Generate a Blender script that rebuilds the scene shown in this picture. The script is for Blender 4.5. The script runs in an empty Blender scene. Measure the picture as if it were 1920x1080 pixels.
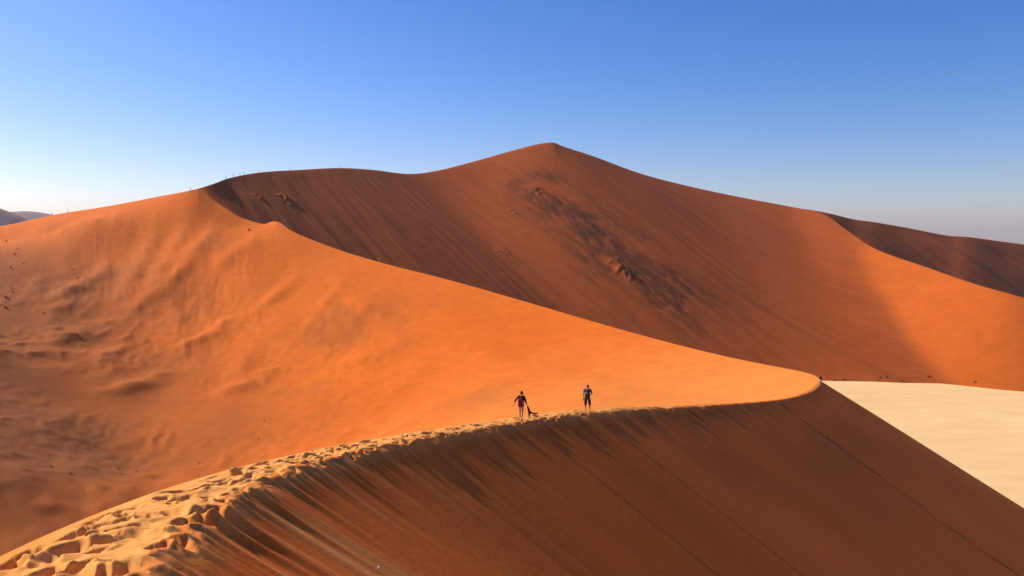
import bpy, math, random
import numpy as np
from mathutils import Vector, Matrix

# ------------------------------------------------------------------ camera, sky, sun, exposure
scene = bpy.context.scene
col = scene.collection
F = 1507.0                      # focal length in pixels of a 1920 wide frame
PITCH = math.atan(110.0 / F)    # looking slightly down
SUN_EL = math.radians(34.3)
SUN_AZ = math.radians(-64.0)    # measured from +Y (view direction) clockwise; negative = left

cam_d = bpy.data.cameras.new('camera')
cam = bpy.data.objects.new('camera', cam_d); col.objects.link(cam)
cam_d.sensor_width = 36.0
cam_d.lens = 36.0 * F / 1920.0
cam_d.clip_start = 0.1; cam_d.clip_end = 60000
cam.location = (0, 0, 0)
cam.rotation_euler = (math.pi / 2 - PITCH, 0, 0)
scene.camera = cam

world = bpy.data.worlds.new('World'); scene.world = world
world.use_nodes = True
wn = world.node_tree; wn.nodes.clear()
sky = wn.nodes.new('ShaderNodeTexSky'); sky.sky_type = 'NISHITA'
sky.sun_disc = False
sky.sun_elevation = SUN_EL
sky.sun_rotation = SUN_AZ
sky.altitude = 700; sky.air_density = 1.0; sky.dust_density = 1.1; sky.ozone_density = 5.5
bg = wn.nodes.new('ShaderNodeBackground'); bg.inputs['Strength'].default_value = 0.088
wo = wn.nodes.new('ShaderNodeOutputWorld')
hs = wn.nodes.new('ShaderNodeHueSaturation'); hs.inputs['Saturation'].default_value = 1.25; hs.inputs['Hue'].default_value = .508
tn = wn.nodes.new('ShaderNodeMix'); tn.data_type = 'RGBA'; tn.blend_type = 'MULTIPLY'; tn.inputs[0].default_value = 1; tn.inputs[7].default_value = (1.0, .91, .99, 1)
wn.links.new(sky.outputs[0], hs.inputs['Color']); wn.links.new(hs.outputs[0], tn.inputs[6]); wn.links.new(tn.outputs[2], bg.inputs[0]); wn.links.new(bg.outputs[0], wo.inputs[0])

sun_d = bpy.data.lights.new('sun', 'SUN'); sun_d.energy = 4.0; sun_d.angle = math.radians(0.55)
sun_d.color = (1.0, 0.86, 0.68)
sun = bpy.data.objects.new('sun', sun_d); col.objects.link(sun)
sdir = Vector((math.sin(SUN_AZ) * math.cos(SUN_EL), math.cos(SUN_AZ) * math.cos(SUN_EL), math.sin(SUN_EL)))
sun.rotation_euler = sdir.to_track_quat('Z', 'Y').to_euler()
sun.location = sdir * 300

vs = scene.view_settings
vs.view_transform = 'Standard'; vs.look = 'None'; vs.exposure = 0.70; vs.gamma = 1.0
try: vs.use_curve_mapping = False
except Exception: pass
scene.cycles.use_denoising = True
scene.cycles.max_bounces = 6
scene.cycles.diffuse_bounces = 4

rnd = random.Random(7)

# ------------------------------------------------------------------ helpers
CP, SP = math.cos(PITCH), math.sin(PITCH)
def ray(px, py):
    u, v = (px - 960.0) / F, (540.0 - py) / F
    return np.array([u, CP + v * SP, -SP + v * CP])
def at(px, py, D):
    r = ray(px, py); return r * (D / r[1])
def proj(P):
    P = np.asarray(P, float)
    y = P[..., 1] * CP - P[..., 2] * SP; v = P[..., 1] * SP + P[..., 2] * CP
    return 960 + F * P[..., 0] / y, 540 - F * v / y
def az_px(px):
    return np.arctan2((np.asarray(px, float) - 960.0) / F, CP)

_perm = np.random.RandomState(3).permutation(4096).astype(np.int64)
_grad = np.random.RandomState(5).uniform(0, 2 * np.pi, 4096)
_gx, _gy = np.cos(_grad), np.sin(_grad)
def noise(x, y, seed=0):
    x = np.asarray(x, float); y = np.asarray(y, float)
    xi = np.floor(x).astype(np.int64); yi = np.floor(y).astype(np.int64)
    xf = x - xi; yf = y - yi
    u = xf * xf * xf * (xf * (xf * 6 - 15) + 10); v = yf * yf * yf * (yf * (yf * 6 - 15) + 10)
    def h(i, j): return _perm[(_perm[(i + seed * 131) & 4095] + j) & 4095]
    a = h(xi, yi); b = h(xi + 1, yi); c = h(xi, yi + 1); d = h(xi + 1, yi + 1)
    na = _gx[a] * xf + _gy[a] * yf; nb = _gx[b] * (xf - 1) + _gy[b] * yf
    nc = _gx[c] * xf + _gy[c] * (yf - 1); nd = _gx[d] * (xf - 1) + _gy[d] * (yf - 1)
    return 1.5 * ((na * (1 - u) + nb * u) * (1 - v) + (nc * (1 - u) + nd * u) * v)
def fbm(x, y, seed=0, oct=3, gain=.5):
    s = 0; a = 1
    for k in range(oct):
        s = s + a * noise(x * 2 ** k + 17.3 * k, y * 2 ** k - 9.1 * k, seed + k); a *= gain
    return s
def sstep(a, b, x):
    t = np.clip((x - a) / (b - a), 0, 1); return t * t * (3 - 2 * t)
def smax(a, b, k):
    d = (a - b); return .5 * (a + b + np.sqrt(d * d + k * k))

def curve(ctrl, n=4000):
    """centripetal Catmull-Rom through 3D points, resampled evenly in parameter"""
    P = np.array(ctrl, float)
    P = np.vstack([2 * P[0] - P[1], P, 2 * P[-1] - P[-2]])
    out = []
    m = max(4, n // (len(P) - 3))
    for i in range(1, len(P) - 2):
        p0, p1, p2, p3 = P[i - 1], P[i], P[i + 1], P[i + 2]
        t0 = 0; t1 = t0 + np.linalg.norm(p1 - p0) ** .5; t2 = t1 + np.linalg.norm(p2 - p1) ** .5; t3 = t2 + np.linalg.norm(p3 - p2) ** .5
        t = np.linspace(t1, t2, m, endpoint=False)[:, None]
        A1 = (t1 - t) / (t1 - t0) * p0 + (t - t0) / (t1 - t0) * p1
        A2 = (t2 - t) / (t2 - t1) * p1 + (t - t1) / (t2 - t1) * p2
        A3 = (t3 - t) / (t3 - t2) * p2 + (t - t2) / (t3 - t2) * p3
        B1 = (t2 - t) / (t2 - t0) * A1 + (t - t0) / (t2 - t0) * A2
        B2 = (t3 - t) / (t3 - t1) * A2 + (t - t1) / (t3 - t1) * A3
        out.append((t2 - t) / (t2 - t1) * B1 + (t - t1) / (t2 - t1) * B2)
    out.append(P[-2][None])
    return np.vstack(out)

# ------------------------------------------------------------------ crest lines of the dunes
PAN = -102.0
R1c = [(-1.4, -2.5, -1.45), (-2.3, 2.0, -2.35), (-3.7, 6.2, -3.45)] + [tuple(at(*p)) for p in (
    (245, 1078, 10.0), (318, 1000, 13.0), (405, 938, 17.0), (520, 885, 22.5), (640, 851, 28.5), (800, 818, 36.5),
    (905, 801, 42.0), (980, 789, 46.5), (1100, 773, 54.5), (1200, 767, 65), (1300, 762, 78), (1400, 756, 95), (1470, 749, 110),
    (1515, 738, 124), (1537, 726, 134), (1543, 713, 144), (1530, 703, 154), (1480, 692, 170), (1400, 677, 192), (1300, 654, 215),
    (1150, 614, 255), (1000, 570, 300), (850, 527, 342), (713, 492, 385), (620, 463, 415), (545, 432, 440),
    (528, 419, 452), (512, 415, 460), (494, 420, 466), (470, 414, 471), (449, 407, 475), (427, 394, 480), (405, 380, 487), (388, 366, 492), (378, 357.5, 495.5), (372, 353.5, 497))]
R1 = curve(R1c, 9000)
def smooth_poly(P, sig, keep):
    """gaussian smoothing along a crest, width growing with distance from the viewer"""
    r = np.hypot(P[:, 0], P[:, 1]); ds = np.linalg.norm(np.diff(P[:, :2], axis=0), axis=1)
    uu = np.concatenate([[0], np.cumsum(ds / (1 + .05 * .5 * (r[1:] + r[:-1])))])
    ug = np.linspace(0, uu[-1], 9000); h = ug[1]
    G = np.column_stack([np.interp(ug, uu, P[:, k]) for k in range(3)])
    n = int(4 * sig / h); k = np.exp(-.5 * (np.arange(-n, n + 1) * h / sig) ** 2); k /= k.sum()
    pad = np.vstack([2 * G[0] - G[n:0:-1], G, 2 * G[-1] - G[-2:-n - 2:-1]])
    Sm = np.column_stack([np.convolve(pad[:, j], k, 'valid') for j in range(3)])
    w = np.clip((ug[-1] - ug - keep) / keep, 0, 1)[:, None]
    return G * (1 - w) + Sm * w
R1 = smooth_poly(R1, .75, 8.0)
R3c = [tuple(at(*p)) for p in ((-700, 560, 760), (-400, 500, 700), (-150, 455, 640), (0, 424, 600), (28, 419, 590), (100, 403, 565), (200, 387, 540), (300, 368, 515),
    (372, 353.5, 497), (402, 344, 505), (430, 334, 540), (490, 323, 595), (560, 318.5, 645), (640, 315, 700), (700, 318.5, 742), (770, 326, 778),
    (820, 320, 800), (900, 299.5, 830), (960, 282.5, 845), (1003, 271.5, 852), (1028, 267.3, 855), (1040, 267.8, 856), (1052, 273, 856), (1110, 292, 858), (1200, 325, 868),
    (1300, 351, 880), (1400, 372, 882), (1480, 387, 866), (1540, 400, 832), (1590, 433, 775), (1640, 466, 718), (1737, 501, 652), (1833, 534, 598), (1919, 558, 566),
    (2100, 612, 540), (2400, 690, 520))]
R3 = curve(R3c, 7000)
az1 = np.arctan2(R1[:, 0], R1[:, 1]); i_tip = int(np.argmax(az1))
AZ_TIP = az1[i_tip]; R_TIP = float(np.hypot(*R1[i_tip, :2]))
nearR, farR = R1[:i_tip + 1], R1[i_tip:]
AZ_J = float(np.arctan2(R1[-1, 0], R1[-1, 1]))
def crossing(poly):
    a = np.arctan2(poly[:, 0], poly[:, 1]); r = np.hypot(poly[:, 0], poly[:, 1])
    a = a.copy()
    if a[0] > a[-1]: a, r, z = a[::-1], r[::-1], poly[::-1, 2]
    else: z = poly[:, 2]
    a = np.maximum.accumulate(a)
    return lambda q: (np.interp(q, a, r), np.interp(q, a, z))
c1f, c2f, c3f = crossing(nearR), crossing(farR), crossing(R3)

def resample(poly, f):
    """drop points of a polyline to a spacing f(distance from camera)"""
    keep = [0]; acc = 0
    seg = np.linalg.norm(np.diff(poly[:, :2], axis=0), axis=1)
    for i in range(1, len(poly)):
        acc += seg[i - 1]
        if acc >= f(np.hypot(poly[i, 0], poly[i, 1])): keep.append(i); acc = 0
    if keep[-1] != len(poly) - 1: keep.append(len(poly) - 1)
    return poly[keep]
S_near = np.concatenate([[0], np.cumsum(np.linalg.norm(np.diff(R1[:, :2], axis=0), axis=1))])

def ridge_near(P, poly, idx0=0, chunk=8000):
    """nearest point of a crest polyline: arc length, signed lateral distance (+ = left / windward), crest z"""
    Q = resample(np.column_stack([poly, S_near[idx0:idx0 + len(poly)]]), lambda d: max(.25, .012 * d))
    A, B = Q[:-1], Q[1:]
    T = B[:, :2] - A[:, :2]; L2 = (T ** 2).sum(1)
    mid = .5 * (A[:, :2] + B[:, :2])
    S = np.empty(len(P)); D = np.empty(len(P)); Z = np.empty(len(P))
    for k in range(0, len(P), chunk):
        p = P[k:k + chunk]
        d2 = (p[:, None, 0] - mid[None, :, 0]) ** 2 + (p[:, None, 1] - mid[None, :, 1]) ** 2
        j = d2.argmin(1); best = None
        for dj in (-1, 0, 1):
            jj = np.clip(j + dj, 0, len(A) - 1)
            a, t = A[jj], T[jj]
            w = np.clip(((p - a[:, :2]) * t).sum(1) / L2[jj], 0, 1)
            c = a[:, :2] + t * w[:, None]; dd = np.hypot(*(p - c).T)
            sg = np.sign(t[:, 0] * (p[:, 1] - a[:, 1]) - t[:, 1] * (p[:, 0] - a[:, 0]))
            z = a[:, 2] + (B[jj, 2] - a[:, 2]) * w; s = a[:, 3] + (B[jj, 3] - a[:, 3]) * w
            if best is None: best = [dd, sg, z, s]
            else:
                m = dd < best[0]
                for q, v in enumerate((dd, sg, z, s)): best[q] = np.where(m, v, best[q])
        S[k:k + chunk] = best[3]; D[k:k + chunk] = best[0] * np.where(best[1] == 0, 1, best[1])
    # refine on the smooth curve
    sl = S_near[idx0:idx0 + len(poly)]
    T = np.gradient(poly[:, :2], sl, axis=0); T /= np.linalg.norm(T, axis=1)[:, None]
    K = np.gradient(np.unwrap(np.arctan2(T[:, 1], T[:, 0])), sl)
    for it in range(4):
        c = np.column_stack([np.interp(S, sl, poly[:, 0]), np.interp(S, sl, poly[:, 1])])
        t = np.column_stack([np.interp(S, sl, T[:, 0]), np.interp(S, sl, T[:, 1])])
        e = ((P - c) * t).sum(1)
        n_ = t[:, 0] * (P[:, 1] - c[:, 1]) - t[:, 1] * (P[:, 0] - c[:, 0])
        den = np.clip(1 - np.interp(S, sl, K) * n_, .3, 40)
        S = np.clip(S + np.clip(e / den, -2, 2), sl[0], sl[-1])
    c = np.column_stack([np.interp(S, sl, poly[:, 0]), np.interp(S, sl, poly[:, 1])])
    dd = np.hypot(*(P - c).T); D = dd * np.sign(D)
    Z = np.interp(S, sl, poly[:, 2])
    return S, D, Z

def cones(P, pts, slope, w, soft, chunk=6000):
    """sand at its angle of repose below a crest: smooth upper envelope of cones"""
    out = np.empty(len(P))
    px, py, pz = pts[:, 0].astype(np.float32), pts[:, 1].astype(np.float32), pts[:, 2].astype(np.float32)
    lw = (soft * np.log(w / w.mean())).astype(np.float32); sl = slope.astype(np.float32)
    for k in range(0, len(P), chunk):
        p = P[k:k + chunk].astype(np.float32)
        v = pz - sl * np.sqrt((p[:, :1] - px) ** 2 + (p[:, 1:2] - py) ** 2) + lw
        m = v.max(1)
        out[k:k + chunk] = m + soft * np.log(np.exp((v - m[:, None]) / soft).sum(1) / 10)
    return out

class TPS:
    def __init__(self, pts, lam=0.0):
        self.p = np.array(pts, float)[:, :2]; z = np.array(pts, float)[:, 2]; n = len(z)
        d = np.linalg.norm(self.p[:, None] - self.p[None], axis=2)
        K = np.where(d > 0, d * d * np.log(d + 1e-9), 0) + lam * np.eye(n)
        Pm = np.column_stack([np.ones(n), self.p])
        A = np.block([[K, Pm], [Pm.T, np.zeros((3, 3))]])
        s = np.linalg.solve(A, np.concatenate([z, np.zeros(3)])); self.w, self.a = s[:n], s[n:]
    def __call__(self, P, chunk=20000):
        out = np.empty(len(P))
        for k in range(0, len(P), chunk):
            p = P[k:k + chunk]
            d2 = (p[:, :1] - self.p[:, 0]) ** 2 + (p[:, 1:2] - self.p[:, 1]) ** 2 + 1e-9
            out[k:k + chunk] = (.5 * d2 * np.log(d2)) @ self.w + self.a[0] + p @ self.a[1:]
        return out

# ------------------------------------------------------------------ materials
def mat_base(name):
    m = bpy.data.materials.new(name); m.use_nodes = True
    nt = m.node_tree; return m, nt, nt.nodes['Principled BSDF']
def plain(name, color, rough=.8, noise_scale=None, var=.25):
    m, nt, b = mat_base(name)
    b.inputs['Roughness'].default_value = rough
    b.inputs['Specular IOR Level'].default_value = .2
    if noise_scale:
        tc = nt.nodes.new('ShaderNodeTexCoord'); n = nt.nodes.new('ShaderNodeTexNoise'); n.inputs['Scale'].default_value = noise_scale
        mx = nt.nodes.new('ShaderNodeMix'); mx.data_type = 'RGBA'
        mx.inputs[6].default_value = tuple(c * (1 - var) for c in color) + (1,)
        mx.inputs[7].default_value = tuple(min(1, c * (1 + var)) for c in color) + (1,)
        nt.links.new(tc.outputs['Object'], n.inputs['Vector']); nt.links.new(n.outputs['Fac'], mx.inputs[0])
        nt.links.new(mx.outputs[2], b.inputs['Base Color'])
    else: b.inputs['Base Color'].default_value = tuple(color) + (1,)
    return m

def sand(name, c_a, c_b, c_dark, c_pale, scale, grain=None, bump=0.0):
    """sand: two mixed tints in broad patches, dark heavy-mineral sand where attribute 'dark', pale loose sand where 'pale'"""
    m, nt, b = mat_base(name); N = nt.nodes.new; L = nt.links.new
    b.inputs['Roughness'].default_value = .95
    b.inputs['Specular IOR Level'].default_value = .08
    tc = N('ShaderNodeTexCoord')
    n1 = N('ShaderNodeTexNoise'); n1.inputs['Scale'].default_value = scale; n1.inputs['Detail'].default_value = 5; n1.inputs['Roughness'].default_value = .6
    L(tc.outputs['Object'], n1.inputs['Vector'])
    r1 = N('ShaderNodeMapRange'); r1.inputs['From Min'].default_value = .3; r1.inputs['From Max'].default_value = .7
    L(n1.outputs['Fac'], r1.inputs['Value'])
    def mix(a, b_, f, ca=None, cb=None):
        x = N('ShaderNodeMix'); x.data_type = 'RGBA'
        if ca is not None: x.inputs[6].default_value = tuple(ca) + (1,)
        else: L(a, x.inputs[6])
        if cb is not None: x.inputs[7].default_value = tuple(cb) + (1,)
        else: L(b_, x.inputs[7])
        L(f, x.inputs[0]); return x.outputs[2]
    c = mix(None, None, r1.outputs[0], c_a, c_b)
    for nm, cc in (('dark', c_dark), ('pale', c_pale)):
        at_ = N('ShaderNodeAttribute'); at_.attribute_name = nm
        c = mix(c, None, at_.outputs['Fac'], None, cc)
    if grain:
        n2 = N('ShaderNodeTexNoise'); n2.inputs['Scale'].default_value = grain; n2.inputs['Detail'].default_value = 4
        L(tc.outputs['Object'], n2.inputs['Vector'])
        r2 = N('ShaderNodeMapRange'); r2.inputs['To Min'].default_value = .80; r2.inputs['To Max'].default_value = 1.2
        L(n2.outputs['Fac'], r2.inputs['Value'])
        x = N('ShaderNodeMix'); x.data_type = 'RGBA'; x.blend_type = 'MULTIPLY'; x.inputs[0].default_value = 1
        L(c, x.inputs[6]); L(r2.outputs[0], x.inputs[7]); c = x.outputs[2]
        if bump:
            n3 = N('ShaderNodeTexNoise'); n3.inputs['Scale'].default_value = 9.0; n3.inputs['Detail'].default_value = 5; n3.inputs['Roughness'].default_value = .65
            L(tc.outputs['Object'], n3.inputs['Vector'])
            bf = N('ShaderNodeBump'); bf.inputs['Strength'].default_value = .6; bf.inputs['Distance'].default_value = .02
            L(n3.outputs['Fac'], bf.inputs['Height'])
            bp = N('ShaderNodeBump'); bp.inputs['Strength'].default_value = .5; bp.inputs['Distance'].default_value = bump
            L(n2.outputs['Fac'], bp.inputs['Height']); L(bf.outputs[0], bp.inputs['Normal']); L(bp.outputs[0], b.inputs['Normal'])
    L(c, b.inputs['Base Color'])
    return m

SA, SB = (.59, .130, .011), (.65, .152, .014)
SD, SPL = (.26, .085, .022), (.74, .33, .082)
M_near = sand('sand_near', (.60, .122, .014), (.66, .142, .018), SD, SPL, .08, 3.0, .02)
M_wind = sand('sand_windward', SA, SB, SD, SPL, .02, .25, .12)
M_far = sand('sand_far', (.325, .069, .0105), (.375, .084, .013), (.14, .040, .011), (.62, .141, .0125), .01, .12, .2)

# ------------------------------------------------------------------ terrain grids
def tag(o, label=None, cat=None, group=None, kind=None):
    if label: o['label'] = label
    if cat: o['category'] = cat
    if group: o['group'] = group
    if kind: o['kind'] = kind
    return o
def grid_mesh(name, X, Y, Z, mat, attrs=None, mask=None):
    nc, nr = X.shape
    co = np.empty((nc * nr, 3), np.float32); co[:, 0] = X.ravel(); co[:, 1] = Y.ravel(); co[:, 2] = Z.ravel()
    i, j = np.meshgrid(np.arange(nc - 1), np.arange(nr - 1), indexing='ij')
    if mask is not None: k = mask[:-1, :-1]; i, j = i[k], j[k]
    i = i.ravel(); j = j.ravel()
    q = np.column_stack([i * nr + j, (i + 1) * nr + j, (i + 1) * nr + j + 1, i * nr + j + 1]).astype(np.int32)
    me = bpy.data.meshes.new(name)
    me.vertices.add(len(co)); me.vertices.foreach_set('co', co.ravel())
    me.loops.add(q.size); me.loops.foreach_set('vertex_index', q.ravel())
    me.polygons.add(len(q)); me.polygons.foreach_set('loop_start', np.arange(0, q.size, 4, dtype=np.int32))
    me.polygons.foreach_set('loop_total', np.full(len(q), 4, np.int32))
    me.polygons.foreach_set('use_smooth', np.ones(len(q), bool))
    me.update(calc_edges=True)
    for nm, v in (attrs or {}).items():
        a = me.attributes.new(nm, 'FLOAT', 'POINT'); a.data.foreach_set('value', np.clip(v, 0, 1).astype(np.float32).ravel())
    me.materials.append(mat)
    o = bpy.data.objects.new(name, me); col.objects.link(o)
    return o

px_cols = np.concatenate([np.arange(-90, 2012, 2.0)])
AZ = np.concatenate([az_px(px_cols), np.radians(np.arange(-100, -36, .7)), np.radians(np.arange(36, 100, .7)),
                     AZ_TIP + np.linspace(-.0012, .0012, 13), [AZ_TIP - 1e-5, AZ_J, AZ_J + 1e-5]])
AZ = np.unique(np.round(AZ, 7))

# --- near crest roughness: trampled brink and footprints ---------------------------------
def brink_width(s):            # ragged flat lip on the slip side, metres
    near = 1 - sstep(75, 115, s)
    return .7 * np.clip(.22 + .38 * noise(s * .75, 0 * s + 3.3, 11) + .30 * noise(s * 2.3, 0 * s, 12), 0, 1) * (.25 + .75 * near) * (1 - sstep(105, 135, s))
def top_width(s): return np.interp(s, [0, 12, 26, 45, 70, 110], [3.0, 2.7, 2.2, 1.6, 1.1, .8])
fp = []
_fr = np.random.RandomState(21)
s_ = .5
while s_ < 190:
    dens = 1.0 if s_ < 80 else .5
    tw = float(top_width(s_))
    for lane in np.arange(-.05, tw * .80, .50):
        if _fr.rand() < dens * .85:
            fp.append((s_ + _fr.uniform(-.3, .3), lane + _fr.normal(0, .13), _fr.normal(0, .35), _fr.uniform(.65, 1.4) * float(np.interp(s_, [8, 35, 60], [1.25, .9, .65])), _fr.uniform(.09, .24) * float(np.interp(s_, [8, 35, 60], [1.0, .8, .6]))))
    s_ += .84
FP = np.array(fp)
def footprints(s, t):
    h = np.zeros_like(s); order = np.argsort(s); ss = s[order]; tt = t[order]; hh = np.zeros_like(ss)
    for (fs, ft, fa, sc, dp) in FP:
        a, b = np.searchsorted(ss, [fs - 1.1, fs + 1.1])
        if b <= a: continue
        ds = ss[a:b] - fs; dt = tt[a:b] - ft
        u = (ds * math.cos(fa) + dt * math.sin(fa)) / (.30 * sc); v = (-ds * math.sin(fa) + dt * math.cos(fa)) / (.19 * sc)
        q = u * u + v * v
        th = np.arctan2(v, u); rq = np.sqrt(q) * (1 + .16 * np.sin(2 * th + fs * 7) + .10 * np.sin(5 * th + fs * 23))
        bowl = -dp * (1 - sstep(.36, 1.12, rq)) * (1 + .25 * u); rim = .20 * dp * np.exp(-((rq - 1.38) / .30) ** 2) * np.clip(.6 + .8 * np.sin(2 * th + fs * 11), 0, 1.4)
        hh[a:b] = np.where(bowl < -.01, np.minimum(hh[a:b], bowl) + 0, hh[a:b]) + rim
    h[order] = hh
    return h

def tramp(s, t):
    """trodden sand along the crest, t = distance to the left of the crest line"""
    tw = top_width(s)
    f = (1 - sstep(tw * .72, tw * .98, t)) * sstep(-.75, -.1, t)
    return f * (footprints(s, t) * (.45 + .55 * (1 - sstep(60, 130, s))) + (.05 * fbm(s * 1.3, t * 1.6, 81) + .09 * noise(s * .4, t * .5, 82)) * (1 - sstep(90, 150, s)))
s_near_f = lambda a: np.interp(a, np.maximum.accumulate(az1[:i_tip + 1]), S_near[:i_tip + 1])

# ------------------------------------------------------------------ foreground slip face (S1)
az = AZ.copy(); nc = len(az)
c1, z1 = c1f(az)
over = az >= AZ_TIP
c1 = np.where(over, R_TIP, c1); z1 = np.where(over, R1[i_tip, 2], z1) + np.where(over, 0, tramp(s_near_f(az), np.zeros_like(az)))
r0 = np.minimum(np.where(np.abs(az) < math.radians(40), 5.0, 1.2), c1 * .55)
L = np.clip(.30 * c1, .6, 5.0); L = np.maximum(L, c1 - 122.0)
n_a, n_b, n_0 = 300, 80, 24
kc = np.unique(np.concatenate([np.arange(0, len(az), 15), [len(az) - 1]]))      # where the face leaves the frame at the bottom
q = np.linspace(0, 1, 120)[None] ** 1.5
rq = r0[kc][:, None] + (c1 - L - r0)[kc][:, None] * q
Pq = np.column_stack([(rq * np.sin(az[kc])[:, None]).ravel(), (rq * np.cos(az[kc])[:, None]).ravel()])
sq, tq, zq = ridge_near(Pq, R1[:i_tip + 2600])
pyq = proj(np.column_stack([Pq, zq - .635 * np.abs(tq)]))[1].reshape(rq.shape)
rv = np.array([rq[i][np.argmax(pyq[i] < 1150)] if (pyq[i] < 1150).any() else rq[i][-1] * .9 for i in range(len(kc))])
rv = np.interp(az, az[kc], rv); rv = np.clip(rv, r0 * 1.02, (c1 - L) * .97)
t0_ = np.linspace(0, 1, n_0, endpoint=False); ta = np.linspace(0, 1, n_a, endpoint=False)
ra = np.hstack([r0[:, None] + (rv - r0)[:, None] * t0_, .5 * (rv[:, None] + (c1 - L - rv)[:, None] * ta) + .5 / ((1 / rv)[:, None] * (1 - ta) + (1 / (c1 - L))[:, None] * ta)])
tb = 1 - (1 - np.linspace(0, 1, n_b)) ** 1.4
rb = (c1 - L)[:, None] + L[:, None] * tb
RR = np.hstack([ra, rb])
X, Y = RR * np.sin(az)[:, None], RR * np.cos(az)[:, None]
P = np.column_stack([X.ravel(), Y.ravel()])
n_end = i_tip + 2600
s, t, zr = ridge_near(P, R1[:n_end])
d = np.abs(t)
TS = .635
def slope_s(s): return .685 - .065 * sstep(16, 55, s)
def slip_relief(s, d): return (.05 * noise(s * .22, d * .02, 34) + .25 * noise(s * .06, d * .03, 35)) * sstep(2, 12, d)
# arc length where the crest is passed gives the fall-line coordinate
w = brink_width(s) * np.exp(-np.maximum(d - .4, 0) / 1.1)
r_ = RR.ravel()
rel = .2 * (.05 * noise(s * 1.1, d * .05, 31) * (1 - sstep(18, 40, r_)) + .03 * noise(s * 2.3, d * .07, 32) * (1 - sstep(22, 45, r_)) + .02 * noise(s * 4.2, d * .10, 33) * (1 - sstep(12, 25, r_))) * sstep(.2, 1.6, d) * (1 - .85 * sstep(2, 14, d)) \
      + slip_relief(s, d)
zz = zr - .10 * np.minimum(d, w) - slope_s(s) * np.maximum(d - w, 0) + rel
sel = np.where((d < 1.2) & (s < 190))[0]
zz[sel] += tramp(s[sel], -d[sel])
# avalanche scallops under the lip
zz -= .07 * sstep(.0, .5, noise(s * .9, 0 * s + 8.2, 41)) * sstep(.1, .8, d) * (1 - sstep(1.5, 5, d))
# trail of a hiker down the fall line on the right
S_TR = float(np.interp(az_px(1461), az1[:i_tip], S_near[:i_tip]))
off = s - S_TR + .25 * np.sin(d * .35) + .12 * np.sin(d * 1.3)
tr = np.exp(-(off / .48) ** 2) * sstep(.4, 1.5, d)
tr_rim = np.exp(-((np.abs(off) - .55) / .2) ** 2) * sstep(.4, 1.5, d)
pulse = .55 + .45 * np.sin(d * 2 * math.pi / .8)
zz += -.20 * tr * (.9 + .1 * pulse)
# a fainter, older pair of slide marks beneath the two walkers
for S0, amp in ((float(np.interp(az_px(800), az1[:i_tip], S_near[:i_tip])), .06), (float(np.interp(az_px(760), az1[:i_tip], S_near[:i_tip])), .05)):
    o2 = s - S0 + .3 * np.sin(d * .22) + .02 * d
    zz -= amp * np.exp(-(o2 / .35) ** 2) * sstep(.5, 2, d) * (1 - sstep(18, 34, d))
dark = .95 * tr * (.6 + .4 * pulse) + .26 * sstep(.1, .55, noise(s * .55, d * .045, 51)) * (1 - sstep(3, 14, d)) * sstep(.3, 1.2, d)
pl = np.zeros_like(s)  # streaks of blown sand; the sun they catch is put into the colour
for px0, wd, l0, l1, a_ in ((425, .42, .5, 6.5, .95), (455, .5, 1.5, 8, .7), (330, .16, .3, 8, .9), (385, .12, .2, 4, .7), (560, .18, .1, 4, .6), (640, .16, .1, 4, .55), (700, .2, .1, 5, .5), (780, .2, .1, 5, .35), (860, .2, .1, 4, .3)):
    S0 = float(np.interp(az_px(px0), az1[:i_tip], S_near[:i_tip]))
    o2 = s - S0 - .10 * d + .12 * noise(d * .6, 0 * d + px0, 61)
    pl = np.maximum(pl, a_ * np.exp(-(o2 / (wd * (.5 + .35 * d))) ** 2) * sstep(0, l0 + .3, d) * (1 - sstep(l1 * .35, l1, d)) * (.75 + .4 * noise(s * 5, d * .5, 62)))
lip = (1 - sstep(.0, 1.0, d - w)) * (1 - sstep(55, 100, s))
Z = zz.reshape(RR.shape)
zc = Z[:, -1].copy(); Z += (np.where(over, 0, z1 - zc)[:, None]) * np.exp(-(c1[:, None] - RR) / np.clip(.12 * c1, .3, 8)[:, None])
S1 = (X, Y, Z)
tag(grid_mesh('slip_face', X, Y, Z, M_near, {'dark': dark, 'pale': np.maximum(pl * .8, lip * .5)}), kind='structure')

# ------------------------------------------------------------------ sunlit windward bowl (S2)
bowl_pts = []
for p in R1[::1]: pass
def every(poly, n): return [tuple(poly[i]) for i in np.linspace(0, len(poly) - 1, n).astype(int)]
i46 = int(np.argmin(np.abs(R1[:i_tip, 1] - 50)))
bowl_pts += every(R1[i46:], 60)
iJ = int(np.argmin(np.hypot(R3[:, 0] - R1[-1, 0], R3[:, 1] - R1[-1, 1])))
bowl_pts += every(R3[:iJ - 40], 14)
bowl_pts += [
    (-6, 17, -21), (-5, 30, -17.5), (-20, 10, -30), (-25, 45, -34), (-12, 62, -24), (-40, 85, -45), (-60, 45, -48), (-5, 95, -31),
    (18, 120, -32.5), (20, 165, -37), (-10, 140, -41), (-30, 180, -50), (-70, 150, -58), (-94, 200, -60), (-118, 250, -57), (-141, 300, -50), (-165, 350, -40),
    (-188, 400, -27), (-212, 450, -12), (15, 230, -38.5), (-25, 250, -46), (-70, 250, -54), (-45, 310, -36), (-90, 330, -38), (-120, 395, -21), (-165, 440, -7),
    (-96, 150, -48), (-127, 200, -47.5), (-159, 250, -42), (-191, 300, -36), (-223, 350, -28), (-255, 400, -21), (-318, 500, -8), (-250, 480, 0),
    (-200, 150, -22), (-120, 80, -40), (-260, 250, -12), (-330, 350, -4), (-430, 450, -3), (-300, 100, -8), (-500, 300, 5), (-600, 500, -15), (-100, 10, -45)]
bowl = TPS(bowl_pts, 12.0)

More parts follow.
